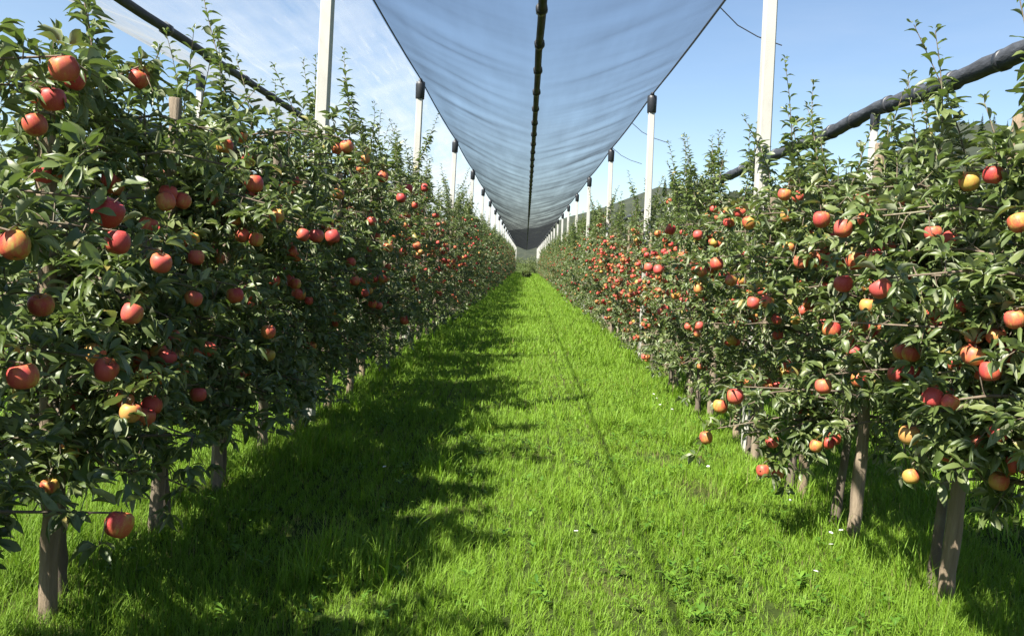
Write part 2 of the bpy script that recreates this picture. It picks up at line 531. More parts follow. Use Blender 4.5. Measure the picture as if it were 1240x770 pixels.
def make_tree(seed, H=2.5, shoots=5, shoot_len=0.7, lod=0, zb=0.42, rad=0.68, extra=(), dens=1.0, apples_in=0):
    """returns (trunk mesh, crown mesh, list of fruiting points). H: height of the dense crown. extra: points where a fruiting
    branch ends"""
    rs = np.random.default_rng(seed)
    rows = (6, 4, 3)[lod]
    T = MB(); C = MB()
    lx, ly = rs.normal(0, .05), rs.normal(0, .05)
    bx = rs.normal(0, .03)

    def leader(z):
        t = z / H
        return np.array([bx * (1 - t) + lx * t + .03 * math.sin(3 * t + seed), ly * t + .025 * math.sin(4 * t + seed * 2), z])
    zs = np.concatenate([[-.05, .04, .10, .17, .24], np.linspace(.4, H, 10)])
    T.tube([leader(z) for z in zs], np.interp(zs, [-.05, .04, .10, .17, .24, .6, H], [.050, .036, .031, .034, .027, .022, .007]), 8 if lod < 2 else 5, 0, wob=.18)
    P, D, N, L = [], [], [], []
    fruit = []

    def rosette(p, out, k, size):
        a0 = rs.random() * 6.28
        for q in range(k):
            a = a0 + q * 2.4 + rs.normal(0, .3)
            d = np.array([math.cos(a), math.sin(a), rs.normal(.15, .45)]) + out * .8
            nrm = np.array([rs.normal(0, .55), rs.normal(0, .55), 1.0])
            P.append(p + unit(d) * .015); D.append(unit(d)); N.append(nrm); L.append(size * rs.uniform(.65, 1.2))

    def twig(p, d, ln, r0):
        q = p + d * ln * .5 + np.array([0, 0, rs.normal(0, .02)])
        e = p + d * ln + np.array([0, 0, rs.normal(-.02, .04)])
        if lod < 2: T.tube([p, q, e], [r0, r0 * .8, r0 * .45], 4, 1, caps=False)
        rosette(e, d, int(rs.integers(8, 12)), .074)
        if ln > .1: rosette(q, d, 6, .070)
        return e
    # laterals
    nb = int(40 * dens)
    for i in range(nb):
        t = (i + rs.random()) / nb
        z = zb + (H - zb - .12) * t
        az = i * 2.4 + rs.normal(0, .4)
        ln = rad * (1 - .66 * t ** 1.2) * rs.uniform(.65, 1.18)
        if z < zb + .25: ln *= .8
        rise = rs.uniform(.0, .45) * (1 if t < .75 else 1.8)
        p0 = leader(z)
        pts = []
        for k in range(6):
            s = k / 5
            pts.append(p0 + np.array([math.cos(az + .25 * s) * ln * s * .92, math.sin(az + .25 * s) * ln * s * .95, ln * (rise * s - (.34 - .2 * t) * s * s)]))
        pts = np.array(pts)
        T.tube(pts, np.linspace(.011, .003, 6) * (1.25 - .5 * t), 5 if lod < 2 else 3, 1, caps=False)
        nt = max(3, int(ln / (.062 if lod < 2 else .09)))
        for k in range(nt):
            s = (k + .6 + rs.random() * .6) / nt
            s = min(s, 1)
            f = s * 5; a = min(int(f), 4); p = pts[a] + (pts[a + 1] - pts[a]) * (f - a)
            if s < .18: continue
            d = unit(np.array([math.cos(az), math.sin(az), .1]) * .4 + rs.normal(0, .7, 3))
            e = twig(p, d, rs.uniform(.05, .19), .0032)
            if s > .35: fruit.append(e)
        rosette(pts[-1], unit(pts[-1] - pts[-2]), 6, .08)
    # fruiting branches that end at given points
    for e in extra:
        e = np.array(e)
        z = min(max(e[2] - .12 * rs.random(), zb), H * .97)
        p0 = leader(z); m = (p0 + e) / 2 + np.array([0, 0, .07])
        T.tube([p0, m, e], [.009, .006, .003], 5, 1, caps=False)
        for s in np.linspace(.2, .97, 13):
            p = p0 * (1 - s) ** 2 + 2 * m * s * (1 - s) + e * s * s if False else (p0 + (m - p0) * s * 2 if s < .5 else m + (e - m) * (s * 2 - 1))
            twig(p, unit(rs.normal(0, 1, 3) + np.array([0, 0, .25])), rs.uniform(.03, .13), .003)
        rosette(e + np.array([0, 0, .02]), np.array([0, 0, .6]), 5, .085)
    # upright shoots above the crown, alternate leaves like a ladder
    for k in range(shoots):
        if k == 0:
            base = leader(H * .97)
        else:
            a = rs.random() * 6.28
            base = leader(H * rs.uniform(.72, .95)) + np.array([math.cos(a) * .22, math.sin(a) * .30, .0])
            T.tube([leader(base[2] - .08), base - np.array([0, 0, .01]), base + np.array([0, 0, .02])], [.007, .006, .005], 5, 1, caps=False)
        ln = shoot_len * (1.0 if k == 0 else rs.uniform(.4, .95)) + (H - base[2])
        lean = rs.normal(0, .17, 2); bend = rs.normal(0, .16, 2)
        n = max(6, int(ln / .028))
        pts = np.array([base + np.array([(lean[0] * s + bend[0] * s * s) * ln + .02 * math.sin(5 * s + k), (lean[1] * s + bend[1] * s * s) * ln + .02 * math.cos(4 * s), ln * s]) for s in np.linspace(0, 1, 8)])
        T.tube(pts, np.linspace(.0058, .0018, 8), 5 if lod < 2 else 3, 1, caps=False)
        for q in range(n):
            s = (q + .5) / n
            f = s * 7; a = min(int(f), 6); p = pts[a] + (pts[a + 1] - pts[a]) * (f - a)
            az = q * 2.4 + rs.normal(0, .25)
            el = rs.uniform(.2, .75) + .5 * s * s
            d = np.array([math.cos(az), math.sin(az), el])
            nn = np.array([-math.cos(az) * .35, -math.sin(az) * .35, 1.0])
            P.append(p); D.append(unit(d)); N.append(nn); L.append((.112 if s < .6 else .112 - .06 * (s - .6) / .4) * rs.uniform(.75, 1.1))
            if s < .72 and rs.random() < .8: rosette(p, unit(d) * .5, 4, .085)
        rosette(pts[-1], np.array([0, 0, 1.2]), 4, .038)
    P, D, N, L = (np.array(x) for x in (P, D, N, L))
    if lod == 2: L = L * 1.25
    n = len(P)
    W = L * rs.uniform(.42, .60, n)
    Vv, Ff = leaf_block(P, D, N, L, W, rs.uniform(0, 1.5, n), rs.uniform(.2, 1.15, n), rows, rs)
    vary = np.clip(rs.beta(2.2, 2.6, n) + (rs.random(n) < .015) * .6, 0, 1)
    C.add(Vv, Ff, 0, np.repeat(vary, rows * 3))
    mats = [M_LEAF]
    if apples_in:
        mats.append(M_APPLEF)
        idx = rs.choice(len(fruit), min(apples_in, len(fruit)), replace=False)
        for i in idx:
            e = np.array(fruit[i]) + np.array([0, 0, -.045])
            rr = .038 * rs.uniform(.85, 1.15)
            V_, F_ = SPH
            C.add(V_ * rr + e, F_, 1, rs.random())
    return T.mesh('trunk', [M_BARK, M_TWIG]), C.mesh('crown', mats), fruit


def sphere(nu, nv):
    V = [(math.sin(PI * j / nv) * math.cos(2 * PI * i / nu), math.sin(PI * j / nv) * math.sin(2 * PI * i / nu), math.cos(PI * j / nv)) for j in range(nv + 1) for i in range(nu)]
    F = [(j * nu + i, (j + 1) * nu + i, (j + 1) * nu + (i + 1) % nu, j * nu + (i + 1) % nu) for j in range(nv) for i in range(nu)]
    return np.array(V), np.array(F)


SPH = sphere(8, 6)

# ------------------------------------------------------------------ apples
def apple_mesh(seed):
    rs = np.random.default_rng(seed)
    b = MB()
    prof = [(0.000, .022), (.004, .0215), (.009, .025), (.016, .0325), (.025, .0350), (.034, .0285), (.0392, .014), (.0400, .000), (.0378, -.013), (.0325, -.024),
            (.0250, -.0315), (.0170, -.0350), (.0110, -.0352), (.006, -.0325), (.0, -.0310)]
    seg = 18
    V = []
    ph = rs.random() * 6
    for r, z in prof:
        for k in range(seg):
            a = 2 * PI * k / seg
            w = 1 + .022 * math.cos(5 * a + ph) * (1 if z < 0 else .4) + .02 * math.cos(2 * a + ph * 2)
            V.append((r * w * math.cos(a), r * w * math.sin(a), z * (1 + .03 * math.cos(a + ph))))
    F = [(i * seg + k, (i + 1) * seg + k, (i + 1) * seg + (k + 1) % seg, i * seg + (k + 1) % seg) for i in range(len(prof) - 1) for k in range(seg)]
    b.add(V, F, 0)
    b.tube([(0, 0, .019), (.002, 0, .032), (.006, .002, .046)], [.0016, .0014, .0018], 5, 1)
    b.tube([(0, 0, -.0335), (0, 0, -.0300)], [.004, .0025], 6, 1)
    return b.mesh('apple', [M_APPLE, M_TWIG])


APPLES = [apple_mesh(s) for s in range(5)]


def add_apple(tree, loc, size=1.0, blush=None, seed=None):
    rs = np.random.default_rng(seed if seed is not None else int(rng.integers(1 << 30)))
    o = bpy.data.objects.new('apple', APPLES[int(rs.integers(5))])
    COL.objects.link(o)
    o.parent = tree
    o.location = loc
    s = size / tree.scale[0]
    o.scale = (s, s, s * rs.uniform(.92, 1.05))
    # the reddest cheek (+x of the fruit) grew towards the light and the alley
    o.rotation_euler = (rs.normal(0, .25), rs.normal(0, .25), rs.uniform(0, 6.28))
    if blush is None: blush = float(np.clip(rs.normal(.80, .20), .15, 1))
    o.color = (blush, float(rs.random()), 0, 1)
    if blush < .3: o['label'] = 'yellow-green apple with hardly any red'
    return o


# fruit seen in the photograph: (x, y, radius) in its pixels, and how red; each gets its true place in the crown
AP_L = [(78, 84, 17, .9), (47, 113, 14, .85), (64, 121, 15, .8), (90, 97, 13, .95), (43, 152, 14, .45), (168, 96, 12, .95), (130, 258, 19, 1), (142, 294, 15, .8),
        (18, 298, 18, .55), (195, 319, 13, .6), (234, 362, 11, .5), (28, 456, 18, .6), (144, 635, 17, .7), (128, 448, 15, .7), (115, 428, 13, .3), (98, 400, 12, .4),
        (308, 223, 11, .85), (272, 177, 10, .5), (290, 165, 9, .15), (50, 370, 15, .5), (160, 380, 13, .6), (210, 432, 11, .2), (325, 402, 9, .5), (208, 410, 11, .8),
        (240, 478, 10, .8), (285, 358, 10, .8), (300, 355, 9, .8), (259, 242, 9, .3), (284, 265, 9, .2), (293, 285, 9, .5), (310, 290, 9, .3), (335, 262, 9, .2),
        (367, 285, 8, .85), (383, 286, 9, .9), (403, 287, 9, .85), (420, 178, 8, .7), (408, 180, 7, .75), (443, 193, 6, .5), (463, 214, 8, .9), (494, 229, 8, .85),
        (486, 240, 7, .8), (537, 245, 6, .9), (514, 228, 5, .8), (505, 298, 5, .85), (490, 388, 6, .9), (85, 548, 9, .35), (325, 430, 8, .3), (158, 500, 13, .3),
        (255, 488, 7, .5), (450, 268, 6, .6), (470, 300, 6, .6), (60, 590, 10, .25), (349, 460, 7, .5), (350, 300, 7, .7), (430, 340, 6, .7), (410, 235, 7, .5)]
AP_R = [(1067, 350, 13, 1), (1021, 344, 11, 1), (1036, 317, 11, .9), (1058, 310, 10, 1), (1018, 316, 9, .6), (970, 317, 9, .85), (986, 315, 9, .45), (1050, 266, 11, .9),
        (1044, 243, 10, .9), (995, 266, 10, .75), (1021, 277, 11, .75), (1051, 371, 10, .4), (1007, 400, 11, .7), (997, 468, 10, .85), (1034, 426, 9, .8), (1040, 460, 9, .8),
        (1101, 527, 12, .2), (1104, 428, 11, .3), (1092, 426, 10, .5), (1131, 379, 10, .85), (1132, 397, 10, .6), (1162, 369, 12, .6), (1130, 283, 10, .9), (1180, 407, 11, .7),
        (1206, 408, 10, .7), (1229, 387, 12, .7), (1174, 220, 12, .3), (1202, 212, 11, .95), (1234, 270, 12, .6), (1208, 525, 9, .7), (1182, 536, 9, .8), (1103, 577, 10, .2),
        (950, 236, 8, .6), (966, 239, 7, .5), (952, 262, 7, .5), (890, 480, 11, 1), (872, 492, 9, .5), (855, 530, 8, .5), (868, 320, 8, 1), (929, 366, 8, .5), (912, 367, 8, .6),
        (907, 270, 8, .5), (883, 270, 7, .7), (896, 258, 7, .6), (941, 573, 8, .5), (924, 570, 8, .5), (935, 535, 8, .6), (963, 450, 7, .5), (812, 278, 6, .9), (797, 327, 6, .8),
        (845, 285, 6, .7), (786, 324, 6, .9), (752, 370, 6, .8), (739, 402, 6, .7), (735, 258, 6, .8), (745, 287, 5, .7), (850, 330, 6, .6), (1086, 244, 9, .8), (1155, 440, 9, .5),
        (955, 300, 7, .5), (1150, 290, 8, .7), (920, 300, 7, .6), (1075, 300, 9, .8), (846, 350, 6, .5), (885, 340, 7, .5)]


def place_fruit(lst, side):
    out = []
    for px, py, r, bl in lst:
        d = ray(px, py)
        y = FPX * .040 / r
        x = d.x * y
        ax = min(max(abs(x), ROWX - .80), ROWX - .22)
        y = ax / abs(d.x)
        p = Vector((0, 0, EYE)) + d * y
        out.append((p, min(1.2, max(.85, r * y / FPX / .040)), bl))
    return out


FRUIT = {-1: place_fruit(AP_L, -1), 1: place_fruit(AP_R, 1)}

# ------------------------------------------------------------------ stakes
def stake_mesh(seed, H):
    rs = random.Random(seed)
    b = MB()
    n = 26
    pts = [(.010 * math.sin(seed + i * .25) + .004 * rs.gauss(0, 1), .012 * math.cos(seed * 1.3 + i * .18) + .004 * rs.gauss(0, 1), -.25 + (H + .25) * i / (n - 1)) for i in range(n)]
    rad = [.037 * (1 - .12 * i / (n - 1)) * (1 + .14 * (rs.random() - .5) + (.16 if rs.random() < .08 else 0)) for i in range(n)]
    pts.append((pts[-1][0], pts[-1][1], H + .008)); rad.append(rad[-1] * .84)
    b.tube(pts, rad, 14, 0, wob=.13)
    return b.mesh('wooden_stake', [M_STAKE])


STAKES = [stake_mesh(s, h) for s, h in ((1, 2.33), (2, 2.30), (3, 2.43), (4, 2.22))]

# ------------------------------------------------------------------ tree rows
LY = [0.1, 1.15, 2.2, 3.50, 4.54, 5.40, 6.4]
RY = [0.0, 1.05, 2.1, 3.08, 4.24, 5.22, 6.2]
y = 7.25
while y < ROW_END:
    LY.append(y + random.uniform(-.12, .12)); RY.append(y + .05 + random.uniform(-.12, .12)); y += 1.02
near_h = {-1: {0: 1.75, 1: 1.75, 2: 1.92, 3: 2.12, 4: 2.05, 5: 2.32, 6: 2.18, 7: 2.5, 8: 2.6},
          1: {0: 1.9, 1: 2.0, 2: 2.05, 3: 2.05, 4: 2.05, 5: 2.12, 6: 2.25, 7: 2.3, 8: 2.35}}
near_shoot = {-1: {0: (0, .3), 1: (0, .3), 2: (2, .35), 3: (5, .7), 4: (4, .55), 5: (5, .95), 6: (3, .5), 7: (3, .6), 8: (4, 1.0)},
              1: {2: (3, .4), 3: (6, .7), 4: (7, .85), 5: (6, .7), 6: (4, .9), 7: (2, .7), 8: (3, .7)}}
NEAR_UNIQUE = 10
mids = [make_tree(100 + s, H=2.45 + .09 * s, shoots=(3, 1, 4, 2, 3, 2)[s], shoot_len=(.75, .45, .65, .5, .9, .6)[s], lod=1, rad=.66) for s in range(6)]
fars = [make_tree(200 + s, H=2.65 + .06 * s, shoots=(2, 3, 1, 2, 3)[s], shoot_len=.6, lod=2, rad=.68, apples_in=34) for s in range(5)]

FEATURE = {
    (-1, 2): 'apple tree cut off by the left edge, dark leaves hanging low over the grass',
    (-1, 3): 'apple tree with a cluster of large red apples at its top, left row',
    (-1, 4): 'apple tree in the left row above a blotchy stake, low dark apple hanging beside it',
    (-1, 5): 'apple tree with the tallest upright leafy shoot in the left row',
    (-1, 6): 'apple tree just in front of the nearest left white post with a stake top showing',
    (1, 2): 'apple tree cut off by the right edge of the picture',
    (1, 3): 'apple tree with tall leafy shoots standing before the right edge, big drooping leaves',
    (1, 4): 'apple tree on the right over a bare leaning stake, yellow apples low on it',
    (1, 5): 'apple tree full of red apples behind a gnarled pale stake in the right row',
    (1, 6): 'apple tree with two tall slim shoots just in front of the nearest right white post',
}


def tree_label(side, i, y):
    sd = 'left' if side < 0 else 'right'
    if (side, i) in FEATURE: return FEATURE[(side, i)], None
    bay = int((y - POST0) // POSTD) + 1      # 1: between the first and the second post
    if y < 3: return f'apple tree of the {sd} row beside the camera, mostly outside the picture', f'apple trees beside the camera, {sd} row'
    if bay <= 2:
        k = sum(1 for q in (LY if side < 0 else RY) if POST0 + (bay - 1) * POSTD <= q <= y)
        return f'{ORD[max(k,1)]} apple tree beyond the {ORD[bay]} white post of the {sd} row', f'apple trees in the {sd} row'
    return f'apple tree in the {sd} row between its {ORD[bay]} and {ORD[bay + 1]} white posts', f'apple trees in bay {bay} of the {sd} row'


n_fruit = 0
for side, YS in ((-1, LY), (1, RY)):
    todo = list(FRUIT[side])
    for i, y in enumerate(YS):
        x = (-1.95 if side < 0 else 2.14) + random.uniform(-.05, .05)
        lab, grp = tree_label(side, i, y)
        t = empty('apple_tree', (x, y, zground(x, y)))
        tag(t, lab, 'tree', grp or 'apple trees in the two rows')
        mine = [f for f in todo if abs(f[0].y - y) == min(abs(f[0].y - q) for q in YS)]
        loc = [np.array((p.x - x, p.y - y, p.z)) for p, s, b in mine]
        if i < NEAR_UNIQUE and y > -.5:
            H = near_h[side].get(i, 2.6); sh, sl = near_shoot[side].get(i, (5, .6))
            tr, cr, fr = make_tree(int(1000 + side * 50 + i), H=H, shoots=sh, shoot_len=sl, lod=0 if i < 8 else 1, extra=[l + np.array([0, 0, .045]) for l in loc],
                                   zb=.55 if side < 0 else (.80 if i in (2, 3, 4) else .68 if i in (5, 6, 7) else .5), rad=.70 if side < 0 else (.60 if i < 7 else .64), dens=1.75 if side < 0 else 1.3)
            n_extra = 15 if side < 0 else 24
        elif y < 24:
            tr, cr, fr = mids[(i * 5 + (side > 0) * 2) % 6]
            s = random.uniform(.95, 1.10) * (.88 if side > 0 and y < 15 else .94 if side > 0 else 1)
            t.scale = (s, s, s); t.rotation_euler = (0, 0, random.choice((0, PI)) + random.uniform(-.3, .3))
            n_extra = 18 if side < 0 else 27
        else:
            tr, cr, fr = fars[(i * 3 + (side > 0)) % 5]
            s = random.uniform(.93, 1.10)
            t.scale = (s, s, s); t.rotation_euler = (0, 0, random.uniform(0, 6.28))
            n_extra = 0
        link('trunk', tr, t); link('crown', cr, t)
        if n_extra:
            Mi = (Matrix.LocRotScale(t.location, t.rotation_euler, t.scale)).inverted()
            for (p, s, b), l in zip(mine, loc):
                q_ = Mi @ Vector(p)
                if not (i < NEAR_UNIQUE and y > -.5):      # hang it on the nearest fruiting twig of this tree
                    q_ = min((Vector(f_) - Vector((0, 0, .045)) for f_ in fr), key=lambda v_: (v_ - q_).length)
                add_apple(t, q_, s, .28 + .72 * b); n_fruit += 1
            # more fruit deeper in the crown, mostly on the alley side, often in pairs
            cand = list(range(len(fr)))
            w = np.array([max(.05, .5 - side * (Matrix.Rotation(t.rotation_euler[2], 3, 'Z') @ Vector(fr[k]))[0] * 2.2) * (1.0 if 1.3 < fr[k][2] < 2.2 else .06 if fr[k][2] < .85 else .35) for k in cand])
            sel = np.random.default_rng(9000 + i + 77 * side).choice(cand, n_extra, replace=False, p=w / w.sum())
            for k in sel:
                e = Vector(fr[k]) - Vector((0, 0, .045))
                if y > 3 and i > 1:
                    add_apple(t, e, random.uniform(.85, 1.08), None, 31 * i + int(k) + (side > 0) * 7777); n_fruit += 1
                    # fruit hangs in bunches of two or three
                    a_ = random.random() * 6.28
                    for q in range(random.choice((0, 1, 1, 2)) if y < 20 else random.choice((0, 1))):
                        a_ += 2.1
                        add_apple(t, e + Vector((math.cos(a_) * .066, math.sin(a_) * .066, random.uniform(-.05, .03))), random.uniform(.78, 1.02), None, 53 * i + int(k) * 3 + q + (side > 0) * 8888); n_fruit += 1
        # stakes
        if 1 < y < 24 and not (side > 0 and i == 2):
            sx, sy = x + (random.uniform(.03, .08) if side < 0 else random.uniform(-.02, .06)), y - random.uniform(.15, .21)
            st = link('wooden_stake', STAKES[2 if side > 0 and i in (4, 5) else (i + (side > 0)) % 4], None, (sx, sy, zground(sx, sy)))
            st.rotation_euler = (random.uniform(-.02, .03), random.uniform(-.02, .03), random.random() * 6)
            if side > 0 and i == 4: st.rotation_euler = (.0, .053, .0)
            sd = 'left' if side < 0 else 'right'
            special = {(-1, 3): 'upright wooden stake nearest the lower left corner, dark trunk beside it', (-1, 4): 'blotchy wooden stake in the left row with a low dark apple hanging beside it',
                       (-1, 5): 'wooden stake in the left row, sunlit on one side, slanting trunk beside it', (1, 4): 'leaning weathered wooden stake bare to the grass at lower right',
                       (1, 5): 'gnarled pale stake in the right row left of the bare leaning one', (1, 3): 'wooden stake with its sawn top showing above the leaves at the right edge'}
            tag(st, special.get((side, i)) or f'wooden stake of the {lab.replace("apple tree", "tree") if (side, i) not in FEATURE and y >= 3 else sd + " row tree beside the camera" if y < 3 else sd + " row tree in front of the nearest white post"}',
                'stake', 'wooden stakes in the tree rows')
    # the next rows, glimpsed under the branches
    yy = 2.0
    j = 0
    while yy < 30:
        tr, cr, fr = fars[(j * 2 + (side > 0)) % 5]
        o = empty('apple_tree', (side * 3 * ROWX + random.uniform(-.05, .05), yy, 0), random.uniform(0, 6))
        s = random.uniform(.85, .98); o.scale = (s, s, s)
        tag(o, f'apple tree of the next row behind the {"left" if side < 0 else "right"} one, glimpsed between trunks', 'tree', f'apple trees of the next row, {"left" if side < 0 else "right"}')
        link('trunk', tr, o); link('crown', cr, o)
        yy += 1.25; j += 1

# ------------------------------------------------------------------ white posts with black caps
def post_mesh():
    b = MB()
    s = .056
    V, F = [], []
    prof = [(s, -s * .8), (s, s * .8), (s * .8, s), (-s * .8, s), (-s, s * .8), (-s, -s * .8), (-s * .8, -s), (s * .8, -s)]
    n = len(prof)
    for z, k in ((-.3, 1.06), (RIDGE - .02, .92)):
        V += [(x * k, y_ * k, z) for x, y_ in prof]
    F = [(k, (k + 1) % n, n + (k + 1) % n, n + k) for k in range(n)]
    b.add(V, F)
    b.add([V[n + k] for k in range(n)] + [(0, 0, RIDGE - .02)], [(k, (k + 1) % n, n, n) for k in range(n)])
    return b.mesh('shaft', [M_CONC], False)


def cap_mesh():
    b = MB()
    b.tube([(0, 0, RIDGE - .26), (0, 0, RIDGE - .25), (0, 0, RIDGE - .02), (0, 0, RIDGE + .03), (0, 0, RIDGE + .045)], [.070, .078, .084, .080, .05], 10, 0)
    b.box((0, 0, RIDGE + .055), (.05, .16, .05))
    return b.mesh('cap', [M_CAP], True)


POST, CAP = post_mesh(), cap_mesh()
NPOST = 23


def post(x, y, label, group, lean=(0, 0)):
    t = empty('white_post', (x, y, 0))
    t.rotation_euler = (lean[0], lean[1], 0)
    tag(t, label, 'post', group)
    link('shaft', POST, t); link('cap', CAP, t)


for side in (-1, 1):
    sd = 'left' if side < 0 else 'right'
    for k in range(NPOST):
        yk = POST0 + POSTD * k
        if k == 0: lab = f'tall white concrete post nearest in the {sd} row, top above the picture'
        elif k < 9: lab = f'{ORD[k + 1]} white concrete post with black cap along the {sd} row'
        else: lab = f'distant white post far along the {sd} row, close to the end of the alley'
        post((-1.92 if k == 0 else -ROWX) if side < 0 else ROWX + .14, yk, lab, f'white posts of the {sd} row' if k < 9 else f'far white posts of the {sd} row',
             (random.uniform(-.006, .006), random.uniform(-.003, .004) if side < 0 else -.031 + random.uniform(-.003, .003)))
for k in range(6):
    yk = POST0 + .4 + POSTD * k
    post(3 * ROWX, yk, f'{ORD[k + 1]} white post holding up the rolled net of the next row at right' if k else 'white post under the rolled net nearest the right edge', 'white posts of the next row')
    post(-3 * ROWX, yk, f'{ORD[k + 1]} white post of the next row beyond the left trees', 'white posts of the next row')

# ------------------------------------------------------------------ cables
YEND = POST0 + POSTD * (NPOST - 1)


def cable(name, x, z, rad, mat, label, y0=-6.0, sag=.03):
    pts = []
    yy = [y0] + [POST0 + POSTD * k for k in range(NPOST)]
    for a, b_ in zip(yy[:-1], yy[1:]):
        for s in (0, .25, .5, .75):
            pts.append((x, a + (b_ - a) * s, z - sag * 4 * s * (1 - s)))
    pts.append((x, yy[-1], z))
    b = MB(); b.tube(pts, rad, 6)
    return tag(link(name, b.mesh(name, [mat])), label, 'cable', 'ridge cables over the posts')


cable('ridge_cable', -ROWX, RIDGE + .06, .012, M_CABLE, 'dark cable over the left row post tops, holding the net edge')
cable('ridge_cable', ROWX, RIDGE + .06, .014, M_CABLE, 'dark cable over the right row post tops with short wire ends')
cable('ridge_cable', -3 * ROWX, RIDGE + .06, .012, M_CABLE, 'dark cable over the outer left posts at the glow-painted net edge')
# short loose wires that hang from the right-hand cable into the open alley
for k, yy in enumerate((7.0, 9.6, 17.4, 21.2)):
    b = MB()
    z0 = RIDGE + .05
    b.tube([(ROWX + .01, yy, z0), (ROWX + .25, yy + .1, z0 - .16), (ROWX + .5, yy + .15, z0 - .26), (ROWX + .8, yy + .2, z0 - .33)], .007, 5)
    tag(link('loose_wire', b.mesh('loose_wire', [M_CABLE])), f'short loose wire hanging from the right cable, {ORD[k + 1]} from the camera', 'wire', 'loose wire ends')


# ------------------------------------------------------------------ hail nets
def net_mesh(name, x0, x1, z0, z1, mat, seed, y0=-6.0, y1=YEND, nx=17):
    """one half of a net, from the ridge (x0,z0) down to the valley (x1,z1); hangs in a slack curve with creases across it"""
    ys = [y0]
    while ys[-1] < y1: ys.append(ys[-1] + max(.16, .012 * max(0, ys[-1])))
    V = []
    for yv in ys:
        ph = ((yv - POST0) / POSTD) % 1.0
        sagy = 4 * ph * (1 - ph)
        for i in range(nx):
            u = i / (nx - 1)
            x = x0 + (x1 - x0) * u
            z = z0 + (z1 - z0) * u - .10 * 4 * u * (1 - u) - .05 * sagy * (1 - u) ** 2
            amp = .048 * math.sin(PI * u) ** .5 * (.25 + max(0, .5 + noise.noise((x * .4, yv * .11 + seed, 20)))) if 0 < u < 1 else 0
            z += amp * (noise.noise((x * .45 + seed, yv * 1.1 + .5 * abs(x) + .5 * noise.noise((x, yv * .5, 9)), seed)) + .55 * noise.noise((x * .9, yv * 2.7 + 1.2 * abs(x), seed + 5)))
            V.append((x, yv, z))
    n = len(ys)
    F = np.array([(j * nx + i, j * nx + i + 1, (j + 1) * nx + i + 1, (j + 1) * nx + i) for j in range(n - 1) for i in range(nx - 1)])
    return fast_mesh(name, np.array(V), F, [mat])


def seam(parent, x, z, seed, rad=.040):
    """doubled strip where the two nets meet, with its row of clips"""
    rs = random.Random(seed)
    b = MB()
    yv = -6.0
    pts = []
    while yv < YEND:
        pts.append((x + .012 * noise.noise((yv * .6, seed, 0)), yv, z - .03 + .012 * noise.noise((yv * .9, seed, 4)))); yv += .5 if yv < 30 else 2
    b.tube(pts, rad, 7)
    link('seam_strip', b.mesh('seam_strip', [M_ROLL]), parent)
    yv = -2.0
    cm = MB(); cm.tube([(0, -.05, 0), (0, -.045, 0), (0, .045, 0), (0, .05, 0)], [rad * .7, rad * 1.4, rad * 1.4, rad * .7], 8)
    me = cm.mesh('clip', [M_CAP])
    while yv < 42:
        link('clip', me, parent, (x, yv, z - .035))
        yv += 1.15 + rs.random() * .1


nt = empty('hail_net', (0, POST0, 0))
nt.location = (0, 0, 0)
tag(nt, 'blue-grey hail net spread over the grass alley between both rows', 'net')
link('net_panel', net_mesh('net_panel', -ROWX, 0, RIDGE + .05, VALLEY, M_NET, 1.3), nt)
link('net_panel', net_mesh('net_panel', ROWX, 0, RIDGE + .05, VALLEY, M_NET, 8.1), nt)
seam(nt, 0, VALLEY, 3)
n2 = empty('hail_net', (0, 0, 0))
tag(n2, 'hail net painted whitish for sun glow over the next alley beyond the left row', 'net')
link('net_panel', net_mesh('net_panel', -ROWX, -2 * ROWX, RIDGE + .04, VALLEY, M_NET_GLOW, 4.4), n2)
link('net_panel', net_mesh('net_panel', -3 * ROWX, -2 * ROWX, RIDGE + .05, VALLEY, M_NET_GLOW, 6.2), n2)
seam(n2, -2 * ROWX, VALLEY, 5, .050)


# rolled-up net over the next row at right
def rolled_net(x, label, seed, rr, z=RIDGE + .12, dip=.10):
    rs = random.Random(seed)
    t = empty('rolled_net', (0, 0, 0))
    tag(t, label, 'net', 'rolled nets')
    b = MB()
    pts, rad = [], []
    yv = -3.0
    while yv < YEND * .7:
        ph = ((yv - POST0 - .4) / POSTD) % 1.0
        pts.append((x + .03 * noise.noise((yv * .5, seed, 1)), yv, z - dip * 4 * ph * (1 - ph)))
        rad.append(rr * (1 + .12 * noise.noise((yv * 1.3, seed, 2))))
        yv += .35 if yv < 40 else 1.2
    b.tube(pts, rad, 12, 0, wob=.22)
    link('roll', b.mesh('roll', [M_ROLL]), t)
    yv = 2.2
    while yv < 40:
        ph = ((yv - POST0 - .4) / POSTD) % 1.0
        zc = z - dip * 4 * ph * (1 - ph)
        bb = MB(); bb.tube([(x, yv - .05, zc), (x, yv - .045, zc), (x, yv + .045, zc), (x, yv + .05, zc)], [rr * .9, rr * 1.16, rr * 1.16, rr * .9], 12, 0)
        link('tie_band', bb.mesh('tie_band', [M_CAP]), t)
        yv += 1.0 + .9 * rs.random()


rolled_net(3 * ROWX, 'thick dark rolled-up net tied along the posts of the next row at right', 2.2, .125)
rolled_net(-4 * ROWX + .2, 'thin dark rolled-up net beyond the left trees, at their far side', 5.5, .06, VALLEY + .03, .0)

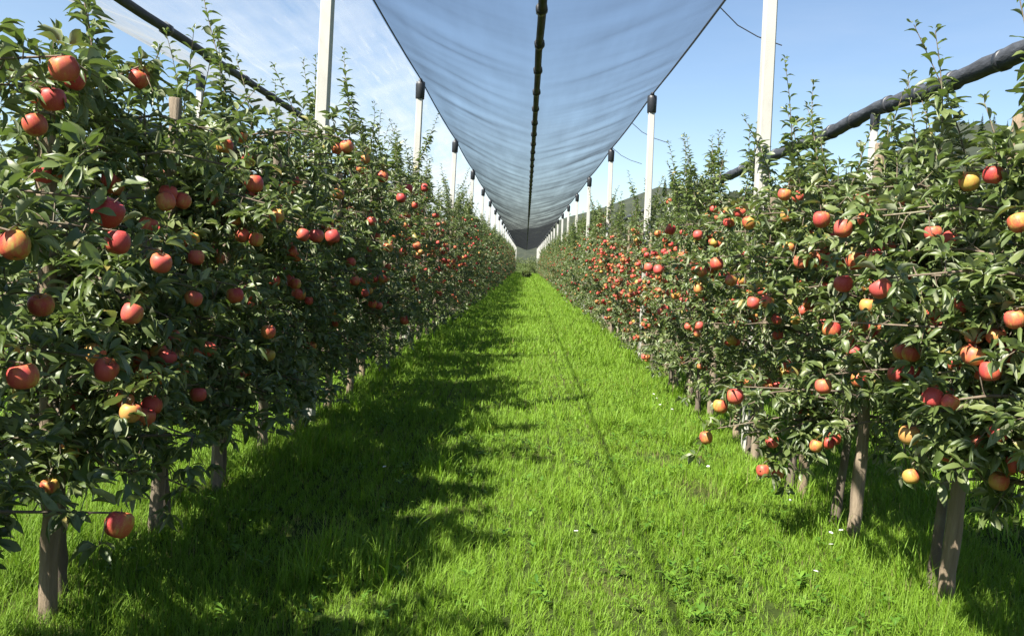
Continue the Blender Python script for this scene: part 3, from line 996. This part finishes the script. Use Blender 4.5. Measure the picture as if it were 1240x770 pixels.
# ------------------------------------------------------------------ far background things
FIRS = [(806, 520, 214), (815, 530, 208), (823, 525, 212), (836, 540, 209), (848, 520, 213), (862, 530, 206), (876, 525, 210)]
for k in range(16):
    u = k / 15
    px = 1030 + 190 * u + random.uniform(-5, 5)
    FIRS.append((px, random.uniform(275, 320), float(np.interp(px, [1030, 1047, 1090, 1200], [200, 196, 152, 134])) + random.uniform(-2, 14)))
for k, (px, Yd, ty) in enumerate(FIRS):
    fir(px, Yd, ty, ('dark fir on the far ridge, seen past the tops of the right tree row' if k < 7 else 'dark fir on the wooded slope behind the right stakes'), k,
        'firs on the far ridge' if k < 7 else 'firs on the wooded slope')


def forest():
    rs = np.random.default_rng(31)
    c = MB()
    n = 2600
    for k in range(n):
        x, w_ = rs.uniform(62, 330), rs.uniform(.08, .52)
        h = float(np.interp(x, [40, 73, 103, 123, 136, 169, 229, 420], [4, 28, 34, 40, 53, 58, 62, 50]))
        yv = 220 + 170 * w_
        z = -.5 + h * math.sin(PI * w_) ** .8 * .96 - 1.0
        H = rs.uniform(2.5, 6.5); r0 = H * rs.uniform(.16, .36)
        leafy = rs.random() < .55
        P, F = [], []
        a0 = rs.random() * 6
        tiers = 6
        for q in range(tiers):
            t = q / (tiers - 1)
            r = r0 * ((1 - t) ** .8 + .03) if not leafy else r0 * math.sin(PI * (.15 + .8 * t)) ** .7
            for m in range(7):
                a = a0 + q * .45 + m * 2 * PI / 7
                rr = r * (1 + .45 * rs.normal())
                P.append((x + math.cos(a) * rr, yv + math.sin(a) * rr, z + H * (.05 + .95 * t) + rs.normal(0, .03) * H))
        for q in range(tiers - 1):
            for m in range(7):
                F.append((q * 7 + m, q * 7 + (m + 1) % 7, (q + 1) * 7 + (m + 1) % 7, (q + 1) * 7 + m))
        c.add(P, F, 0, np.full(len(P), rs.random()))
    tag(link('forest', c.mesh('forest', [M_WOOD], False)), kind='stuff')


M_WOOD = leaf_material('mixed_wood', [(0, (0.010, 0.016, 0.010)), (.6, (0.022, 0.028, 0.015)), (1, (0.046, 0.040, 0.022))], (0.02, 0.025, 0.015), rough=0.8, trans=0.1, spec=0.15)
forest()


M_OLIVE = leaf_material('olive_shrub_leaf', [(0, (0.07, 0.10, 0.03)), (1, (0.15, 0.17, 0.06))], (0.14, 0.17, 0.08), rough=0.6, trans=0.3, spec=0.3)


def shrub(x, y, h, w, label, seed, name='shrub'):
    rs = np.random.default_rng(seed)
    o = empty(name, (x, y, 0))
    b = MB()
    for k in range(7):
        a = rs.random() * 6.28
        b.tube([(0, 0, -.05), (math.cos(a) * w * .25, math.sin(a) * w * .25, h * .4), (math.cos(a) * w * .4, math.sin(a) * w * .4, h * .8)], [.04, .025, .01], 5)
    link('stem', b.mesh('stem', [M_BARK]), o)
    n = 2600
    p = rs.normal(0, 1, (n, 3)); p /= np.linalg.norm(p, axis=1, keepdims=True)
    p *= (rs.random((n, 1)) ** .4)
    P = p * np.array([w * .5, w * .4, h * .5]) + np.array([0, 0, h * .52])
    P += rs.normal(0, .05 * h, (n, 3)); P[:, 2] = np.maximum(P[:, 2], .05)
    D = rs.normal(0, 1, (n, 3)); N = rs.normal(0, .5, (n, 3)) + np.array([0, 0, 1])
    L = rs.uniform(.10, .22, n)
    Vv, Ff = leaf_block(P, D, N, L, L * .6, rs.random(n), rs.random(n) * .5, 3)
    c = MB(); c.add(Vv, Ff, 0, np.repeat(rs.random(n), 9))
    link('foliage', c.mesh('foliage', [M_OLIVE]), o)
    tag(o, label, 'shrub')


shrub(.1, 82, .7, .8, 'small leafy bush standing in the grass near the far end of the alley', 4)
shrub(-2.6, 118, 2.5, 5.0, 'olive bush closing the far end of the alley on its left', 5)
shrub(1.6, 120, 2.3, 5.0, 'olive bush closing the far end of the alley on its right', 6)

# ------------------------------------------------------------------ grass
def bare(x, y):
    """1 where the sward is worn to soil"""
    for cx, cy, r in ((1.28, 3.85, .11), (1.35, 5.9, .22), (1.2, 6.9, .2), (-1.1, 4.6, .2)):
        d = ((x - cx) / r) ** 2 + ((y - cy) / (r * 1.3)) ** 2
        if d < 1: return 1 - d
    return 0.0


def grass_mesh(name, zones):
    VV, FF, AA = [], [], []
    base = 0
    for (x0, x1, y0, y1, per, hmin, hmax, wid, rows) in zones:
        n = int((x1 - x0) * (y1 - y0) * per)
        x = rng.uniform(x0, x1, n); yv = rng.uniform(y0, y1, n)
        # tufts: pull blades towards random centres
        gi, gj = np.floor(x / .10), np.floor(yv / .10 + .5 * (np.floor(x / .10) % 2))
        h1 = np.modf(np.abs(np.sin(gi * 127.1 + gj * 311.7) * 43758.5453))[0]
        h2 = np.modf(np.abs(np.sin(gi * 269.5 + gj * 183.3) * 24634.6345))[0]
        cx = (gi + h1) * .10; cy = (gj - .5 * (gi % 2) + h2) * .10
        pull = rng.random(n) ** 1.5 * .65
        x = x + (cx - x) * pull; yv = yv + (cy - yv) * pull
        lum = np.array([noise.noise((a * 2.3, b * 1.9, 3.0)) + .6 * noise.noise((a * .5, b * .4, 9.0)) for a, b in zip(x, yv)])
        big = np.array([noise.noise((a * 1.1, b * .9, 17.0)) for a, b in zip(x, yv)])
        z = np.array([zground(a, b) for a, b in zip(x, yv)])
        br = np.array([bare(a, b) for a, b in zip(x, yv)]) if y1 < 12 else np.zeros(n)
        keep = rng.random(n) > br * .9
        x, yv, lum, big, z, br = x[keep], yv[keep], lum[keep], big[keep], z[keep], br[keep]
        n = len(x)
        h = rng.uniform(hmin, hmax, n) * (1 + .75 * np.clip(big, -.3, 1)) * (.7 + .6 * rng.random(n))
        track = np.exp(-((x - .62) / .16) ** 2) + np.exp(-((x + .72) / .16) ** 2)      # wheel tracks: shorter grass
        h *= 1 - .3 * track
        edge = np.clip((np.abs(x) - 1.35) / .3, 0, 1)
        h *= 1 + .45 * edge * rng.random(n)
        az = rng.uniform(0, 2 * PI, n)
        lean = rng.beta(1.3, 1.6, n) * 1.15
        d = np.stack([np.cos(az), np.sin(az)], 1)
        w = wid * rng.uniform(.6, 1.4, n)
        sx, sy = -d[:, 1] , d[:, 0]
        us = np.linspace(0, 1, rows)
        V = np.zeros((n, rows, 2, 3))
        for r, u in enumerate(us):
            out = h * lean * (u ** 1.8)
            zz = z + h * (u - .35 * lean * u * u) - .005
            ww = w * (1 - u ** 1.6 * .93) * .5
            for c, sg in enumerate((-1, 1)):
                V[:, r, c, 0] = x + d[:, 0] * out + sx * ww * sg
                V[:, r, c, 1] = yv + d[:, 1] * out + sy * ww * sg
                V[:, r, c, 2] = zz
        q = np.array([(r * 2, r * 2 + 1, r * 2 + 3, r * 2 + 2) for r in range(rows - 1)])
        F = (q[None] + (np.arange(n) * rows * 2)[:, None, None]).reshape(-1, 4) + base
        a = np.clip(
            .46 + .50 * lum + rng.normal(0, .24, n), 0, .93)
        yel = np.array([noise.noise((p_ * 1.7, q_ * 1.2, 41.0)) for p_, q_ in zip(x, yv)])
        a = np.where((yel > .25) & (rng.random(n) < .5), np.clip(a + .30, 0, .96), a)      # yellowed patches
        pale = rng.random(n) < .10  # highlights on blades, put in as a paler blade colour
        a[pale] = .97
        h *= 1 - .5 * (br > 0)
        dry = rng.random(n) < (.75 * (br > 0) + .03 + .06 * edge + .10 * np.clip(yel, 0, 1))
        a[dry] = 1.0
        VV.append(V.reshape(-1, 3)); FF.append(F); AA.append(np.repeat(a, rows * 2))
        base += n * rows * 2
    return fast_mesh(name, np.concatenate(VV), np.concatenate(FF), [M_GRASS], None, np.concatenate(AA))


ZN = [(-3.0, 3.0, 2.2, 4.0, 9500, .030, .095, .0036, 4),
      (-3.0, 3.0, 4.0, 5.6, 7600, .030, .095, .0043, 4),
      (-3.2, 3.2, 5.6, 8.5, 5000, .032, .095, .0053, 3),
      (-3.2, 3.2, 8.5, 14, 2400, .035, .10, .0085, 3),
      (-2.6, 2.6, 14, 26, 900, .06, .14, .014, 3),
      (-2.4, 2.4, 26, 50, 380, .07, .15, .024, 2),
      (-2.4, 2.4, 50, 114, 130, .08, .16, .05, 2),
      (-7.5, -3.2, 2.0, 16, 600, .07, .16, .012, 3),
      (3.0, 7.5, 2.5, 16, 600, .07, .16, .012, 3)]
# tussocks of longer grass, most of them along the foot of the rows
ZN.append((-1.0, -.55, 3.75, 4.35, 1500, .16, .27, .0055, 5))
for k in range(70):
    sd_ = random.choice((-1, 1))
    cx, cy = (sd_ * random.uniform(1.25, 2.3), random.uniform(3.0, 14)) if k < 52 else (random.uniform(-1.1, 1.2), random.uniform(3.6, 9))
    w_ = random.uniform(.05, .13)
    ZN.append((cx - w_, cx + w_, cy - w_, cy + w_, 2600, .10, .22, .005 if cy < 6 else .008, 5))
tag(link('grass', grass_mesh('grass', ZN)), kind='stuff')

# broad-leaved weeds in the sward
wv = MB()
rs = np.random.default_rng(77)
Pw, Dw, Nw, Lw, Aw = [], [], [], [], []
for k in range(750):
    x, yv = rs.uniform(-1.9, 1.95), 2.4 + 9 * rs.random() ** 1.5
    if rs.random() < .5: x = rs.uniform(.8, 1.9)
    if bare(x, yv) > 0: continue
    z = zground(x, yv)
    m = int(rs.integers(5, 11)); sz = rs.uniform(.025, .06)
    a0 = rs.random() * 6
    for q in range(m):
        a = a0 + q * 2.4
        Pw.append((x, yv, z + .015 + .06 * rs.random())); Dw.append((math.cos(a), math.sin(a), rs.uniform(.1, 1.2)))
        Nw.append((-math.cos(a) * .4, -math.sin(a) * .4, 1)); Lw.append(sz * rs.uniform(.7, 1.2)); Aw.append(rs.random())
Pw, Dw, Nw, Lw = (np.array(v) for v in (Pw, Dw, Nw, Lw))
Vv, Ff = leaf_block(Pw, Dw, Nw, Lw, Lw * .36, np.full(len(Lw), .6), np.full(len(Lw), .3), 6)
wv.add(Vv, Ff, 0, np.repeat(np.array(Aw), 18))
tag(link('weeds', wv.mesh('weeds', [M_WEED])), kind='stuff')

# a few small white flowers by the right-hand trees
fm = MB()
fm.tube([(0, 0, 0), (.004, 0, .07), (.002, .003, .13)], .0022, 4, 1)
for q in range(9):
    a = 2 * PI * q / 9
    c, s = math.cos(a), math.sin(a)
    fm.add([(c * .004, s * .004, .131), (c * .012 - s * .005, s * .012 + c * .005, .136), (c * .021, s * .021, .133), (c * .012 + s * .005, s * .012 - c * .005, .136)], [(0, 1, 2, 3)], 0)
FLW = fm.mesh('white_flower', [M_PETAL, M_STEMG])
for px, py in ((1010, 660), (985, 690), (1002, 642), (960, 600), (795, 480), (801, 487), (790, 474), (812, 492), (700, 640), (470, 560), (1025, 640), (860, 560)):
    d = ray(px, py)
    t_ = (EYE - .12) / -d.z
    p = d * t_
    o = link('white_flower', FLW, None, (p.x, p.y, zground(p.x, p.y)))
    o.rotation_euler = (random.uniform(-.3, .3), random.uniform(-.3, .3), random.random() * 6)
    o.scale = (.7, .7, .8)
    tag(o, 'tiny white flower in the grass at the foot of the right trees' if px > 900 else 'tiny white flower in the sunlit grass of the alley', 'flower',
        'white flowers by the right trees' if px > 900 else 'white flowers in the alley')

# ------------------------------------------------------------------ light
SUN = Vector((-.61, -.52, 1.0)).normalized()
el = math.asin(SUN.z)
az = math.atan2(SUN.x, SUN.y)
ld = bpy.data.lights.new('sun', 'SUN')
ld.energy = 5.0
ld.angle = R(.53)
ld.color = (1.0, .95, .86)
so = bpy.data.objects.new('sun', ld)
COL.objects.link(so)
so.rotation_euler = (-SUN).to_track_quat('-Z', 'Y').to_euler()

w = bpy.data.worlds.new('World')
SC.world = w
w.use_nodes = True
nt_ = w.node_tree
bg = nt_.nodes['Background']
sky = nt_.nodes.new('ShaderNodeTexSky')
sky.sky_type = 'NISHITA'
sky.sun_disc = False
sky.sun_elevation = el
sky.sun_rotation = az
sky.air_density = 1.0
sky.dust_density = 0.25
sky.ozone_density = 1.8
tc = nt_.nodes.new('ShaderNodeTexCoord')
mp = nt_.nodes.new('ShaderNodeMapping'); mp.inputs['Scale'].default_value = (1.2, 1.2, 5.0)
nz = nt_.nodes.new('ShaderNodeTexNoise'); nz.inputs['Scale'].default_value = 2.2; nz.inputs['Detail'].default_value = 7; nz.inputs['Roughness'].default_value = .6
mr = nt_.nodes.new('ShaderNodeMapRange'); mr.inputs[1].default_value = .48; mr.inputs[2].default_value = .80; mr.inputs[3].default_value = 0; mr.inputs[4].default_value = .12
mxc = nt_.nodes.new('ShaderNodeMix'); mxc.data_type = 'RGBA'; mxc.inputs[7].default_value = (5.2, 5.6, 6.2, 1)
nt_.links.new(tc.outputs['Generated'], mp.inputs[0]); nt_.links.new(mp.outputs[0], nz.inputs['Vector'])
nt_.links.new(nz.outputs['Fac'], mr.inputs[0]); nt_.links.new(mr.outputs[0], mxc.inputs[0])
nt_.links.new(sky.outputs[0], mxc.inputs[6]); nt_.links.new(mxc.outputs[2], bg.inputs[0])
bg.inputs[1].default_value = 0.050

SC.view_settings.view_transform = 'Standard'
SC.view_settings.look = 'None'
SC.view_settings.gamma = 1
SC.view_settings.use_curve_mapping = False
SC.view_settings.exposure = 1.86
SC.render.engine = 'CYCLES'
SC.cycles.max_bounces = 7
SC.cycles.diffuse_bounces = 3
SC.cycles.glossy_bounces = 2
SC.cycles.transmission_bounces = 4
SC.cycles.transparent_max_bounces = 24
SC.cycles.use_denoising = True
SC.cycles.sample_clamp_indirect = 6
print('apples', n_fruit, 'objects', len(SC.objects))

for o in SC.objects:
    if len(str(o.get('label', '')).split()) > 16: print('LONG', o.name, o['label'])
